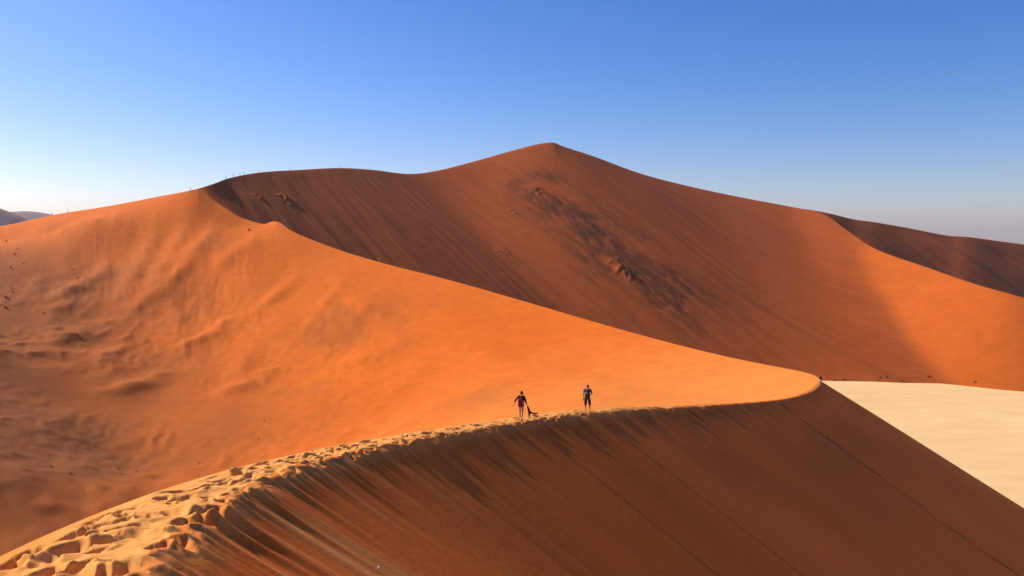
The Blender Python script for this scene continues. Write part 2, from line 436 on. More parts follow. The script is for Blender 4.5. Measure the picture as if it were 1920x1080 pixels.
az = AZ[(AZ <= AZ_TIP)]; az = az[az > math.radians(-75)]; nc = len(az)
c1, z1 = c1f(az); c2, z2 = c2f(az); c3, z3 = c3f(az)
left = az < AZ_J
ce = np.where(left, c3, c2); ze = np.where(left, z3, z2)
kc = np.unique(np.concatenate([np.arange(0, nc, 12), [nc - 1]]))               # length of each ray over the trodden top
rq = c1[kc][:, None] + 34 * np.linspace(0, 1, 90)[None] ** 1.3
sq, tq, zq = ridge_near(np.column_stack([(rq * np.sin(az[kc])[:, None]).ravel(), (rq * np.cos(az[kc])[:, None]).ravel()]), R1[:i_tip + 1])
out_ = (np.abs(tq) > top_width(sq) + .9).reshape(rq.shape)
Lq = np.array([(rq[i][np.argmax(out_[i])] if out_[i].any() else rq[i][-1]) - c1[kc[i]] for i in range(len(kc))])
Lt = np.minimum(np.clip(np.interp(az, az[kc], Lq), 2, 34), .4 * (ce - c1))
n_t, n_m = 190, 350
tt = np.linspace(0, 1, n_t, endpoint=False)
rt = c1[:, None] + Lt[:, None] * tt
u = np.linspace(0, 1, n_m)
a_, b_ = (c1 + Lt)[:, None], ce[:, None]
rm_inv = 1 / ((1 / a_) * (1 - u) + (1 / b_) * u); rm_lin = a_ * (1 - u) + b_ * u
RR = np.hstack([rt, .45 * rm_inv + .55 * rm_lin])
X, Y = RR * np.sin(az)[:, None], RR * np.cos(az)[:, None]
P = np.column_stack([X.ravel(), Y.ravel()]); rr = RR.ravel()
B = bowl(P)
s, t, zr = ridge_near(P, R1[:i_tip + 1])
t = np.abs(t)
steep = 1 - sstep(45, 110, s)
top_w = top_width(s)
_e = t - top_w; prof = .02 * t + .30 * (_e + np.sqrt(_e * _e + .2)) - .30 * (-top_w + np.sqrt(top_w ** 2 + .2))
Wf = zr - prof
_k = 1.2 + .8 * np.clip(t - 4, 0, 30) * (1 - sstep(25, 50, s)); zz = smax(Wf, B, _k) - .25 * _k * np.exp(-np.abs(Wf - B) / _k)
_m = np.maximum(sstep(3, 12, t), sstep(30, 70, s)); zz = Wf + (zz - Wf) * _m
# relief of the wind-worn slope
xr, yr = P[:, 0] * .95 + P[:, 1] * .30, -P[:, 0] * .30 + P[:, 1] * .95
d_edge = np.minimum(rr - np.repeat(c1, RR.shape[1]), np.repeat(ce, RR.shape[1]) - rr)
far_m = sstep(15, 70, d_edge)
leftness = sstep(40, -140, P[:, 0]) if False else 1 - sstep(-150, 10, P[:, 0])
rel = 1.3 * fbm(xr / 55, yr / 140, 71) * far_m
mask = sstep(-.4, .35, noise(P[:, 0] / 70, P[:, 1] / 70, 73))
rid = noise(xr / 15 + .6 * noise(xr / 30, yr / 30, 75), yr / 48, 74)
rid = rid + .1
rel += 2.3 * .5 * (rid + np.sqrt(rid * rid + .05)) * mask * far_m * (.25 + .75 * leftness)
rel += .9 * np.clip(fbm(xr / 7, yr / 10, 76, 2), 0, 2) ** 1.3 * mask * far_m * (.1 + .9 * leftness) * (1 - .8 * sstep(370, 450, P[:, 1]))
rel += .34 * noise(xr / 3.4 + .8 * noise(xr / 9, yr / 9, 77), yr / 13, 78) * sstep(-.25, .4, noise(P[:, 0] / 38, P[:, 1] / 60, 79)) * far_m * (.12 + .88 * leftness)
zz += rel
# wind-carved ribs and hollows on the upper left
_pp = proj(np.column_stack([P, zz])); _ok = rr > 90
def hit(px, py):
    k = np.argmin(np.where(_ok, (_pp[0] - px) ** 2 + (_pp[1] - py) ** 2, 1e12)); return P[k]
for (qa, qb, wd, hh) in (((110, 436), (245, 420), 11, 3.2), ((290, 428), (228, 560), 6, 2.2), ((350, 428), (255, 600), 7, 2.6), ((405, 424), (305, 560), 6, 2.0), ((482, 447), (405, 500), 4, 1.6),
                         ((560, 515), (470, 600), 5, 1.5), ((430, 600), (330, 665), 5, 1.6), ((205, 500), (105, 560), 6, 2.0), ((320, 700), (190, 745), 5, 1.7), ((645, 530), (600, 575), 3.5, .9),
                         ((160, 620), (60, 670), 6, 1.8), ((520, 690), (420, 740), 5, 1.1), ((760, 640), (640, 690), 7, 1.0)):
    A_, B_ = hit(*qa), hit(*qb); T_ = B_ - A_; l_ = np.hypot(*T_); T_ = T_ / l_
    al_ = (P - A_) @ T_; ac_ = (P[:, 0] - A_[0]) * -T_[1] + (P[:, 1] - A_[1]) * T_[0]
    ac_ = ac_ + .5 * wd * noise(al_ / (2.2 * wd), 0 * al_ + qa[0], 97)
    zz += hh * np.exp(-(ac_ / wd) ** 2) * sstep(-.15 * l_, .15 * l_, al_) * (1 - sstep(.7 * l_, 1.15 * l_, al_)) * (.8 + .5 * noise(al_ / 14, ac_ / 9, 98))
# trampled crest
tm = rr < 210
sel = np.where((t < 3.6) & (s < 190))[0]
zz[sel] += tramp(s[sel], t[sel])
z1 = z1 + tramp(s_near_f(az), np.zeros_like(az))
Z = zz.reshape(RR.shape)
Z += (z1 - Z[:, 0])[:, None] * np.exp(-(RR - c1[:, None]) / np.clip(.05 * c1, .15, 8)[:, None])
res = ze - Z[:, -1]
_g = np.exp(-.5 * (np.arange(-45, 46) / 15.0) ** 2); _g /= _g.sum()
rs_ = np.convolve(np.pad(res, 45, mode='edge'), _g, 'valid')
Z += rs_[:, None] * np.exp(-(ce[:, None] - RR) / 25.0) + (res - rs_)[:, None] * np.exp(-(ce[:, None] - RR) / 5.0)
S2 = (X, Y, Z, az)
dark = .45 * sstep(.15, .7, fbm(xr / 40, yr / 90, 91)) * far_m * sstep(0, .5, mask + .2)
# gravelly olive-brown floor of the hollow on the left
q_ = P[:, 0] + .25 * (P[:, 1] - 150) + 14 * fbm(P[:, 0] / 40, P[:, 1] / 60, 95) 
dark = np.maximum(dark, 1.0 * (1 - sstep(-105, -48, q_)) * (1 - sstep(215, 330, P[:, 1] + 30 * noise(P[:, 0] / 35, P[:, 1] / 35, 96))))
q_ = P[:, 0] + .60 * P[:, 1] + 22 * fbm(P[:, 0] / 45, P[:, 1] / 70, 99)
dark = np.maximum(dark, .8 * (1 - sstep(-10, 120, q_)) * (1 - sstep(420, 520, P[:, 1])) * far_m)  # left flank turning out of the sun, its dimming painted as darker sand
pale = .95 * (1 - sstep(1.4, 3.4, t)) * (1 - sstep(60, 120, s))  # trodden crest painted paler for the sun falling straight on it
pale = np.maximum(pale, .34 * (1 - sstep(25, 130, np.hypot(P[:, 0] - 48, P[:, 1] - 140) + 12 * fbm(P[:, 0] / 25, P[:, 1] / 25, 94))))  # extra sunlight around the crest tip painted in as a golden tint
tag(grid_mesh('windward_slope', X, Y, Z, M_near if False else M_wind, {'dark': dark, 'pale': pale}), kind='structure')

# ------------------------------------------------------------------ great dune bowl (S3) and its back (S4)
az = AZ[AZ >= AZ_J]; nc = len(az)
c2, z2 = c2f(az); c3, z3 = c3f(az)
over = az >= AZ_TIP
c2 = np.where(over, R_TIP, c2); z2 = np.where(over, R1[i_tip, 2], z2)
nr = 400
u = np.linspace(0, 1, nr)
mid = np.minimum(.5 * (c2 + c3), 430.0); mid = np.maximum(mid, c2 + .25 * (c3 - c2))
lead = 70
RR = np.hstack([c2[:, None] + (mid - c2)[:, None] * np.linspace(0, 1, lead, endpoint=False) ** 1.3, mid[:, None] + (c3 - mid)[:, None] * np.linspace(0, 1, nr - lead)])
X, Y = RR * np.sin(az)[:, None], RR * np.cos(az)[:, None]
P = np.column_stack([X.ravel(), Y.ravel()]); rr = RR.ravel()
i1s = int(np.argmin(np.abs(R1[:i_tip, 1] - 60)))
A = resample(R1[i1s:], lambda q: 3.0 + .01 * q); A = np.column_stack([A, np.full(len(A), .635)])
Bc = resample(R3[iJ - 300:], lambda q: 2.5)
pxB = proj(Bc)[0]
slB = np.interp(pxB, [300, 430, 560, 800, 1040, 1150, 1260, 1400, 1540, 1590, 1640, 1737, 2000], [.66, .60, .525, .535, .57, .53, .455, .405, .39, .43, .58, .69, .72])
Bc = np.column_stack([Bc, slB])
def wts(q): 
    g = np.linalg.norm(np.diff(q[:, :2], axis=0), axis=1); return np.concatenate([[g[0]], .5 * (g[1:] + g[:-1]), [g[-1]]])
allp = np.vstack([A, Bc]); wt = np.concatenate([wts(A), wts(Bc)])
soft = 2.2
_s, _d, _z = ridge_near(P, R1[i1s:], i1s); _d = np.abs(_d)
S_UP = np.interp(az_px(700), -az1[i_tip:], S_near[i_tip:]) if False else float(S_near[i_tip:][np.argmin(np.abs(az1[i_tip:] - az_px(700)))])
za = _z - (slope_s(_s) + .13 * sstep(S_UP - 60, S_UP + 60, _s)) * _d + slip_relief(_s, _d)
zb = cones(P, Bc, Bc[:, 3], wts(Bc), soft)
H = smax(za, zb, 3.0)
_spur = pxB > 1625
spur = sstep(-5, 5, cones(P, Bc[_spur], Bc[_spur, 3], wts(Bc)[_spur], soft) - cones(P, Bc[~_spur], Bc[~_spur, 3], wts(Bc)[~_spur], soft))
# fall-line streaks on the great face
fx, fy = .60, -.80
us, vs_ = P[:, 0] * -fy + P[:, 1] * fx, P[:, 0] * fx + P[:, 1] * fy
d3 = np.repeat(c3, nr) - rr
on_b = sstep(-2, 6, zb - za)
fm = sstep(4, 40, d3) * on_b
warp = 6 * noise(us / 60, vs_ / 120, 103)
st = .42 * fbm((us + warp) / 11, vs_ / 150, 101, 3) + .6 * noise((us + warp) / 34, vs_ / 260, 102)
H = H + st * fm * 1.0
# slump field in the middle of the face
ppx, ppy = proj(np.column_stack([P, H]))
cx0, cy0 = at(985, 365, 790)[:2]; cx1, cy1 = at(1290, 640, 600)[:2]
ax = np.array([cx1 - cx0, cy1 - cy0]); Lx = np.hypot(*ax); ax /= Lx
al = ((P[:, 0] - cx0) * ax[0] + (P[:, 1] - cy0) * ax[1]); ac = -(P[:, 0] - cx0) * ax[1] + (P[:, 1] - cy0) * ax[0]
slump = np.exp(-(ac / (26 + .10 * np.clip(al, 0, 400))) ** 2) * sstep(-8, 12, al) * (1 - sstep(Lx * .85, Lx * 1.25, al))
slump *= sstep(-.5, .35, noise(us / 30, vs_ / 70, 111) + .25)
rough = fbm((us + warp) / 5.0, vs_ / 22, 112, 3)
H = H + 1.05 * slump * np.abs(rough) * fm - .4 * slump * fm
for (qx, qy, hh, ww) in ((535, 371, 3.0, 5), (485, 368, 2.0, 3), (1165, 507, 3.2, 5), (1150, 490, 2.0, 6), (960, 395, 1.5, 5), (1000, 355, 2.2, 8), (940, 470, 1.5, 5)):
    m = (np.abs(ppx - qx) < 60) & (np.abs(ppy - qy) < 60) & (d3 > 3)
    if m.any():
        k = np.argmin(np.where(m, (ppx - qx) ** 2 + (ppy - qy) ** 2, 1e9))
        du, dv = us - us[k], vs_ - vs_[k]
        H = H + hh * np.exp(-(du / ww) ** 2 - (dv / (ww * np.where(dv > 0, 3.0, .8))) ** 2) * (.6 + .6 * noise(us / 2.5, vs_ / 4, 113)) * on_b
# lower apron towards the pan
h = H - (PAN - 2.0)
H = PAN - 2.0 + .5 * (h + np.sqrt(h * h + 9.0)) - .35 + .25 * noise(P[:, 0] / 9, P[:, 1] / 9, 114) * sstep(25, 4, h) if False else PAN - 2.0 + .5 * (h + np.sqrt(h * h + 9.0)) - .4
Z = H.reshape(RR.shape)
v_ = (RR - c2[:, None]) / np.maximum(c3 - c2, 1e-3)[:, None]
Z = Z + np.where(over, 0, z2 - Z[:, 0])[:, None] * np.exp(-(RR - c2[:, None]) / 8.0) * (1 - v_) + (z3 - Z[:, -1])[:, None] * np.exp(-(c3[:, None] - RR) / 30.0) * v_
S3 = (X, Y, Z, az)
dk = np.clip(1.0 * slump * sstep(-.5, .35, rough) + .35 * sstep(.2, .8, st) + .4 * slump, 0, 1) * fm
mask = np.ones(RR.shape, bool)
tag(grid_mesh('great_dune', X, Y, Z, M_far, {'dark': dk, 'pale': np.maximum(1 - sstep(-3, 3, zb - za), .45 * spur)}), kind='structure')  # sun-facing spur painted paler for its sunlight; rest of 'pale' is near-dune sand

az = AZ; c3, z3 = c3f(az)
az = az[::2]; c3 = c3[::2]; z3 = z3[::2]
u = np.linspace(0, 1, 26) ** 1.6
RR = c3[:, None] + 420 * u[None, :]
dd = RR - c3[:, None]
Z = z3[:, None] - .42 * dd + .5 * noise(RR * np.sin(az)[:, None] / 40, RR * np.cos(az)[:, None] / 40, 121) * sstep(5, 60, dd)
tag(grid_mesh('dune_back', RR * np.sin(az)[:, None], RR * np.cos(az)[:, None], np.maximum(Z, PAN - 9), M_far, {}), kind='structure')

# ------------------------------------------------------------------ dune behind on the right, far hills, pan, plain
R5 = curve([tuple(at(*p)) for p in ((1250, 398, 960), (1380, 388, 985), (1480, 389, 1005), (1550, 399, 1025), (1600, 411, 1042), (1640, 416.5, 1056), (1700, 427, 1078), (1780, 442, 1104), (1812, 444, 1115), (1880, 453, 1138), (1920, 458.5, 1150), (2100, 492, 1200), (2500, 560, 1280))], 1500)
c5f = crossing(R5)
az = az_px(np.arange(1300, 2300, 3.0)); c5, z5 = c5f(az)
u = np.linspace(0, 1, 130)
RR = (c5 - 330)[:, None] + 330 * u[None, :]
X, Y = RR * np.sin(az)[:, None], RR * np.cos(az)[:, None]
dd = c5[:, None] - RR
us, vs_ = X * .75 + Y * .66, X * .66 - Y * .75
fold = 16 * np.exp(-((us - us[200, 60] ) / 45) ** 2) * sstep(20, 120, dd)
Z = z5[:, None] - .33 * dd + sstep(5, 60, dd) * (5 * noise(us / 90, vs_ / 260, 131) + .8 * fbm(us / 14, vs_ / 160, 132)) + fold * .2
RB = c5[:, None] + np.linspace(0, 1, 12)[None, 1:] * 400
Zb = z5[:, None] - .4 * (RB - c5[:, None])
RR2 = np.hstack([RR, RB]); Z2 = np.hstack([Z, Zb])
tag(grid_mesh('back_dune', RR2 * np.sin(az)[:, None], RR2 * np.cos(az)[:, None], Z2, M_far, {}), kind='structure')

def hill(name, ctrl, seed, depth):
    R = curve([tuple(at(*p)) for p in ctrl], 800); R = R[::8]
    v = np.linspace(-1, 1, 41)
    nrm = np.array([.15, 1.0])
    X = R[:, :1] + nrm[0] * v[None] * depth; Y = R[:, 1:2] + nrm[1] * v[None] * depth
    base = -440.0
    prof = np.clip(1 - np.abs(v), 0, 1)[None]
    Z = base + (R[:, 2:3] - base) * prof + depth * .02 * fbm(X / (depth * .2), Y / (depth * .2), seed) * prof * (1 - prof) * 4
    tag(grid_mesh(name, X, Y, Z, M_hill_shade, {}), kind='structure')
M_hill_shade = plain('far_hill_shade', (.15, .085, .085), .95, .004, .2)  # shade on the distant hills put into one dark base colour
hill('hill', [(p[0], p[1], 4300) for p in ((-900, 520), (-500, 430), (-200, 372), (-60, 377), (0, 391), (30, 402), (54, 413.5), (120, 440), (220, 480), (400, 540))], 141, 800)
hill('hill', [(p[0], p[1], 7900) for p in ((-800, 420), (-400, 405), (-100, 401), (20, 397), (52, 396), (80, 399), (100, 402.5), (160, 410), (260, 425), (500, 445), (700, 470))], 143, 900)
m, nt, b = mat_base('pan_clay')
b.inputs['Roughness'].default_value = .9; b.inputs['Specular IOR Level'].default_value = .1
tc = nt.nodes.new('ShaderNodeTexCoord'); n1 = nt.nodes.new('ShaderNodeTexNoise'); n1.inputs['Scale'].default_value = .012; n1.inputs['Detail'].default_value = 6
cr = nt.nodes.new('ShaderNodeValToRGB'); cr.color_ramp.elements[0].position = .3; cr.color_ramp.elements[0].color = (.77, .52, .235, 1); cr.color_ramp.elements[1].position = .72; cr.color_ramp.elements[1].color = (.82, .58, .275, 1)
nt.links.new(tc.outputs['Object'], n1.inputs['Vector']); nt.links.new(n1.outputs['Fac'], cr.inputs[0])
mp = nt.nodes.new('ShaderNodeMapping'); mp.inputs['Scale'].default_value = (.035, .11, 1); mp.inputs['Rotation'].default_value = (0, 0, .5)
n4 = nt.nodes.new('ShaderNodeTexNoise'); n4.inputs['Scale'].default_value = 1.0; n4.inputs['Detail'].default_value = 8; n4.inputs['Roughness'].default_value = .7
nt.links.new(tc.outputs['Object'], mp.inputs['Vector']); nt.links.new(mp.outputs[0], n4.inputs['Vector'])
mr = nt.nodes.new('ShaderNodeMapRange'); mr.inputs['From Min'].default_value = .3; mr.inputs['From Max'].default_value = .7; mr.inputs['To Min'].default_value = .88; mr.inputs['To Max'].default_value = 1.06
nt.links.new(n4.outputs['Fac'], mr.inputs['Value'])
pm = nt.nodes.new('ShaderNodeMix'); pm.data_type = 'RGBA'; pm.blend_type = 'MULTIPLY'; pm.inputs[0].default_value = 1
nt.links.new(cr.outputs[0], pm.inputs[6]); nt.links.new(mr.outputs[0], pm.inputs[7]); nt.links.new(pm.outputs[2], b.inputs['Base Color'])
gx, gy = np.meshgrid(np.linspace(-250, 900, 60), np.linspace(-200, 760, 60), indexing='ij')
tag(grid_mesh('salt_pan', gx, gy, 0 * gx + PAN + .0, m, {}), kind='structure')
gx, gy = np.meshgrid(np.linspace(-8900, 8900, 40), np.linspace(-2900, 8900, 40), indexing='ij')
tag(grid_mesh('desert_plain', gx, gy, PAN - 11 - np.clip((np.hypot(gx, gy) - 1500) / 7400, 0, 1) * 320, M_far, {}), kind='structure')
# ------------------------------------------------------------------ dusty air
hm = bpy.data.materials.new('dusty_air'); hm.use_nodes = True
hn = hm.node_tree; hn.nodes.clear()
hv = hn.nodes.new('ShaderNodeVolumePrincipled'); ho = hn.nodes.new('ShaderNodeOutputMaterial')
hv.inputs['Color'].default_value = (.80, .78, .90, 1); hv.inputs['Density'].default_value = .000035; hv.inputs['Anisotropy'].default_value = .2
hn.links.new(hv.outputs[0], ho.inputs['Volume'])
hx, hy0, hy1, hz0, hz1 = 9000, -3000, 9000, -445.0, 190
hme = bpy.data.meshes.new('haze')
hme.from_pydata([(x, y, z) for x in (-hx, hx) for y in (hy0, hy1) for z in (hz0, hz1)], [], [(0, 1, 3, 2), (4, 6, 7, 5), (0, 4, 5, 1), (2, 3, 7, 6), (0, 2, 6, 4), (1, 5, 7, 3)])
hme.materials.append(hm)
haze = bpy.data.objects.new('haze', hme); col.objects.link(haze); tag(haze, 'thin pale dusty air over the dunes', 'haze', kind='stuff')
scene.cycles.volume_bounces = 1

# ------------------------------------------------------------------ places on the sand
def ground_at(x, y):
    best = None
    for G in (S1, S2, S3):
        d2 = (G[0] - x) ** 2 + (G[1] - y) ** 2; k = int(np.argmin(d2)); v = d2.flat[k]
        if best is None or v < best[0]: best = (v, float(G[2].flat[k]))
    return best[1]
def seen_at(G, px, py, rmin=0):
    """first visible grid point of a surface nearest to a picture point"""
    a = np.arctan2(G[0][:, -1], G[1][:, -1]); k = int(np.argmin(np.abs(a - az_px(px))))
    col_ = np.column_stack([G[0][k], G[1][k], G[2][k]]); q = proj(col_)[1]
    ok = np.hypot(col_[:, 0], col_[:, 1]) > rmin
    j = int(np.argmin(np.where(ok, np.abs(q - py), 1e9))); return col_[j]

# ------------------------------------------------------------------ small mesh helpers
def mesh_obj(name, verts, faces, mat, parent=None, smooth=True):
    me = bpy.data.meshes.new(name); me.from_pydata([tuple(v) for v in verts], [], faces); me.update()
    if smooth: me.polygons.foreach_set('use_smooth', [True] * len(me.polygons))
    me.materials.append(mat)
    o = bpy.data.objects.new(name, me); col.objects.link(o); o.parent = parent
    return o
def empty(name, loc, rz=0.0, sc=1.0):
    o = bpy.data.objects.new(name, None); col.objects.link(o); o.empty_display_size = .2
    o.location = loc; o.rotation_euler = (0, 0, rz); o.scale = (sc,) * 3
    return o
def copy_tree(o, parent=None):
    c = o.copy(); col.objects.link(c); c.parent = parent
    for ch in list(o.children): copy_tree(ch, c)
    return c
def ellipsoid(c, r, nu=14, nv=9, f=None):
    V, Fc = [], []
    for j in range(nv + 1):
        th = math.pi * j / nv
        for i in range(nu):
            ph = 2 * math.pi * i / nu
            p = [math.sin(th) * math.cos(ph), math.sin(th) * math.sin(ph), math.cos(th)]
            if f: p = f(p)
            V.append((c[0] + r[0] * p[0], c[1] + r[1] * p[1], c[2] + r[2] * p[2]))
    for j in range(nv):
        for i in range(nu):
            a_, b_ = j * nu + i, j * nu + (i + 1) % nu
            Fc.append((a_, b_, b_ + nu, a_ + nu))
    return V, Fc
def merge(*parts):
    V, Fc = [], []
    for v, f in parts:
        n = len(V); V += list(v); Fc += [tuple(i + n for i in q) for q in f]
    return V, Fc
def tube(path, radii, n=8, flat=1.0):
    path = [Vector(p) for p in path]; V, Fc = [], []
    for k, p in enumerate(path):
        d_ = (path[min(k + 1, len(path) - 1)] - path[max(k - 1, 0)]).normalized()
        a_ = d_.cross(Vector((0, 1, 0.02))).normalized(); b_ = d_.cross(a_).normalized()
        for i in range(n):
            t_ = 2 * math.pi * i / n; V.append(p + (a_ * math.cos(t_) + b_ * math.sin(t_) * flat) * radii[k])
    for k in range(len(path) - 1):
        for i in range(n):
            a_, b_ = k * n + i, k * n + (i + 1) % n; Fc.append((a_, b_, b_ + n, a_ + n))
    Fc.append(tuple(range(n))[::-1]); Fc.append(tuple(range((len(path) - 1) * n, len(path) * n)))
    return V, Fc
def skin(pts, edges, radii, root=0, levels=2):
    """grow a continuous surface over a skeleton"""
    me = bpy.data.meshes.new('skeleton'); me.from_pydata(pts, edges, [])
    o = bpy.data.objects.new('skeleton', me); col.objects.link(o)
    o.modifiers.new('Skin', 'SKIN'); sub = o.modifiers.new('Sub', 'SUBSURF'); sub.levels = levels; sub.render_levels = levels
    for i, v in enumerate(me.skin_vertices[0].data):
        r = radii[i]; v.radius = (r, r) if not isinstance(r, tuple) else r; v.use_root = (i == root)
    dg = bpy.context.evaluated_depsgraph_get(); e = o.evaluated_get(dg); m2 = e.to_mesh()
    V = [tuple(v.co) for v in m2.vertices]; Fc = [tuple(p.vertices) for p in m2.polygons]
    e.to_mesh_clear(); bpy.data.objects.remove(o); bpy.data.meshes.remove(me)
    return V, Fc

M_skin = plain('skin', (.46, .25, .16), .6, 20, .12)
M_hair = plain('hair_brown', (.035, .022, .015), .6)
M_dark = plain('cloth_dark', (.030, .018, .024), .85, 30, .3)
M_navy = plain('cloth_navy', (.028, .028, .05), .85, 30, .3)
M_purple = plain('cloth_purple', (.10, .07, .19), .85, 30, .2)
M_pale = plain('cloth_pale', (.62, .54, .50), .85, 30, .12)
M_red = plain('pack_red', (.30, .022, .045), .7, 25, .3)
M_grey = plain('pack_grey', (.075, .072, .055), .75, 25, .3)
M_panel = plain('pack_panel', (.62, .60, .58), .6)
M_black = plain('strap_black', (.015, .014, .016), .8)
M_yellow = plain('bag_yellow', (.72, .52, .10), .6, 20, .15)
M_eye = plain('eye_white', (.75, .73, .70), .3)

def head_shape(cx, cy, cz, s=1.0):
    def f(p):
        x, y, z = p
        w = 1 - .22 * max(0, -z) - .12 * max(0, y) * max(0, -z)             # jaw narrower than the skull
        y2 = y * (1.0 + .06 * max(0, -y))
        if y > .75: y2 += .05 * max(0, -z) * 1.2                             # chin
        return [x * w, y2, z]
    sk = ellipsoid((cx, cy, cz), (.076 * s, .096 * s, .116 * s), 18, 14, f)
    nose = ellipsoid((cx, cy + .098 * s, cz - .012 * s), (.014 * s, .022 * s, .026 * s), 8, 6)
    lips = ellipsoid((cx, cy + .088 * s, cz - .055 * s), (.026 * s, .012 * s, .009 * s), 8, 6)
    ears = [ellipsoid((cx + sg * .077 * s, cy - .005 * s, cz - .008 * s), (.010 * s, .020 * s, .032 * s), 8, 6) for sg in (-1, 1)]
    brow = ellipsoid((cx, cy + .082 * s, cz + .028 * s), (.055 * s, .014 * s, .010 * s), 8, 6)
    return merge(sk, nose, lips, brow, *ears)
def hand(wrist, d_, side, curl=.5):
    """palm and five bent fingers along direction d_; side = +1 right hand"""
    d_ = Vector(d_).normalized(); w = Vector(wrist)
    b_ = Vector((0, 1, 0)); b_ = (b_ - d_ * b_.dot(d_)).normalized()          # knuckles in a row front to back
    n_ = d_.cross(b_).normalized() * side                                     # palm faces the thigh
    pal = ellipsoid((0, 0, 0), (1, 1, 1), 10, 8)
    V = [w + d_ * (.048 + .050 * v[2]) + b_ * (.040 * v[0]) + n_ * (.014 * v[1]) for v in pal[0]]
    parts = [(V, pal[1])]
    for k, ln in enumerate((.066, .076, .071, .056)):
        o_ = w + d_ * .088 + b_ * (.028 - .019 * k)
        p1_ = o_ + d_ * ln * .5 - n_ * .25 * curl * ln; p2_ = p1_ + d_ * ln * .36 - n_ * .7 * curl * ln; p3_ = p2_ + d_ * ln * .10 - n_ * .5 * curl * ln
        parts.append(tube([o_ - d_ * .02, o_, p1_, p2_, p3_], [.009, .0095, .0085, .0078, .005], 6))
    o_ = w + d_ * .03 + b_ * .034
    parts.append(tube([o_, o_ + b_ * .022 + d_ * .022, o_ + b_ * .030 + d_ * .050 - n_ * .008, o_ + b_ * .026 + d_ * .066 - n_ * .014], [.012, .0115, .010, .006], 6))
    return merge(*parts)

def make_person(J, female, hands=True, levels=2):
    """J: joints in metres, body facing +Y. returns empty with the body mesh as a part"""
    names = ['pelvis', 'waist', 'chest', 'neckb', 'neckt']
    pts = [J[n] for n in names]
    rad = [(.125, .105), (.115, .092), (.138, .098), (.052, .054), (.050, .052)] if female else [(.125, .108), (.130, .105), (.152, .112), (.060, .060), (.058, .058)]
    E = [(0, 1), (1, 2), (2, 3), (3, 4)]
    for sd in ('l', 'r'):
        b = len(pts)
        pts += [J['sho_' + sd], J['elb_' + sd], J['wri_' + sd]]
        rad += [.058, .040, .026] if female else [.066, .046, .029]
        E += [(2, b), (b, b + 1), (b + 1, b + 2)]
        b = len(pts)
        an = Vector(J['ank_' + sd]); toe = an + Vector(J.get('toe_' + sd, (0, .17, -.05)))
        kn = Vector(J['kne_' + sd]); hp = Vector(J['hip_' + sd]); calf = kn.lerp(an, .35) + Vector((0, -.015, 0))
        pts += [tuple(hp), tuple(hp.lerp(kn, .45)), tuple(kn), tuple(calf), tuple(an), tuple(an + Vector((0, -.03, -.045))), tuple(toe)]
        rad += [.088, .078, .055, .054, .034, .034, (.036, .022)]
        E += [(0, b), (b, b + 1), (b + 1, b + 2), (b + 2, b + 3), (b + 3, b + 4), (b + 4, b + 5), (b + 5, b + 6)]
    V, Fc = skin(pts, E, rad, 0, levels)
    hc = J['head']
    parts = [(V, Fc), head_shape(*hc)]
    if hands:
        for sd, sg in (('l', -1), ('r', 1)):
            d_ = Vector(J['wri_' + sd]) - Vector(J['elb_' + sd]); parts.append(hand(J['wri_' + sd], d_, sg, J.get('curl_' + sd, .5)))
    return merge(*parts)
def shirt_mesh(J, female, sleeve=1.0, grow=.014, hem='pelvis'):
    pts = [tuple(Vector(J['pelvis']) + Vector((0, 0, .035))), J['waist'], J['chest'], tuple(Vector(J['neckb']) + Vector((0, 0, -.01)))]
    rad = [(.132, .112), (.122, .1), (.140, .102), (.058, .06)] if female else [(.14, .122), (.14, .115), (.155, .117), (.068, .068)]
    E = [(0, 1), (1, 2), (2, 3)]
    for sd in ('l', 'r'):
        b = len(pts); s_, e_, w_ = Vector(J['sho_' + sd]), Vector(J['elb_' + sd]), Vector(J['wri_' + sd])
        end = s_.lerp(e_, min(1, sleeve * 2)) if sleeve <= .5 else e_.lerp(w_, sleeve * 2 - 1)
        pts.append(tuple(s_)); rad.append((.058 if female else .066) + grow); E.append((2, b))
        if sleeve > .5: pts.append(tuple(e_)); rad.append((.042 if female else .047) + grow); E.append((b, b + 1)); pts.append(tuple(end)); rad.append(.034 + grow); E.append((b + 1, b + 2))
        else: pts.append(tuple(end)); rad.append(.050 + grow); E.append((b, b + 1))
    return skin(pts, E, [(r[0] + grow, r[1] + grow) if isinstance(r, tuple) else r for r in rad], 0, 2)
def shorts_mesh(J, frac, below=0.0, grow=.018):
    pts = [tuple(Vector(J['pelvis']) + Vector((0, 0, .06))), J['pelvis']]; rad = [(.125 + grow, .105 + grow), (.13 + grow, .112 + grow)]; E = [(0, 1)]
    for sd in ('l', 'r'):
        b = len(pts); hp, kn, an = Vector(J['hip_' + sd]), Vector(J['kne_' + sd]), Vector(J['ank_' + sd])
        pts += [tuple(hp), tuple(hp.lerp(kn, frac * .55)), tuple(hp.lerp(kn, frac))]; rad += [.092 + grow, .086 + grow, .080 + grow]
        E += [(1, b), (b, b + 1), (b + 1, b + 2)]
        if below: pts.append(tuple(kn.lerp(an, below))); rad.append(.066 + grow); E.append((b + 2, b + 3))
    return skin(pts, E, rad, 0, 2)
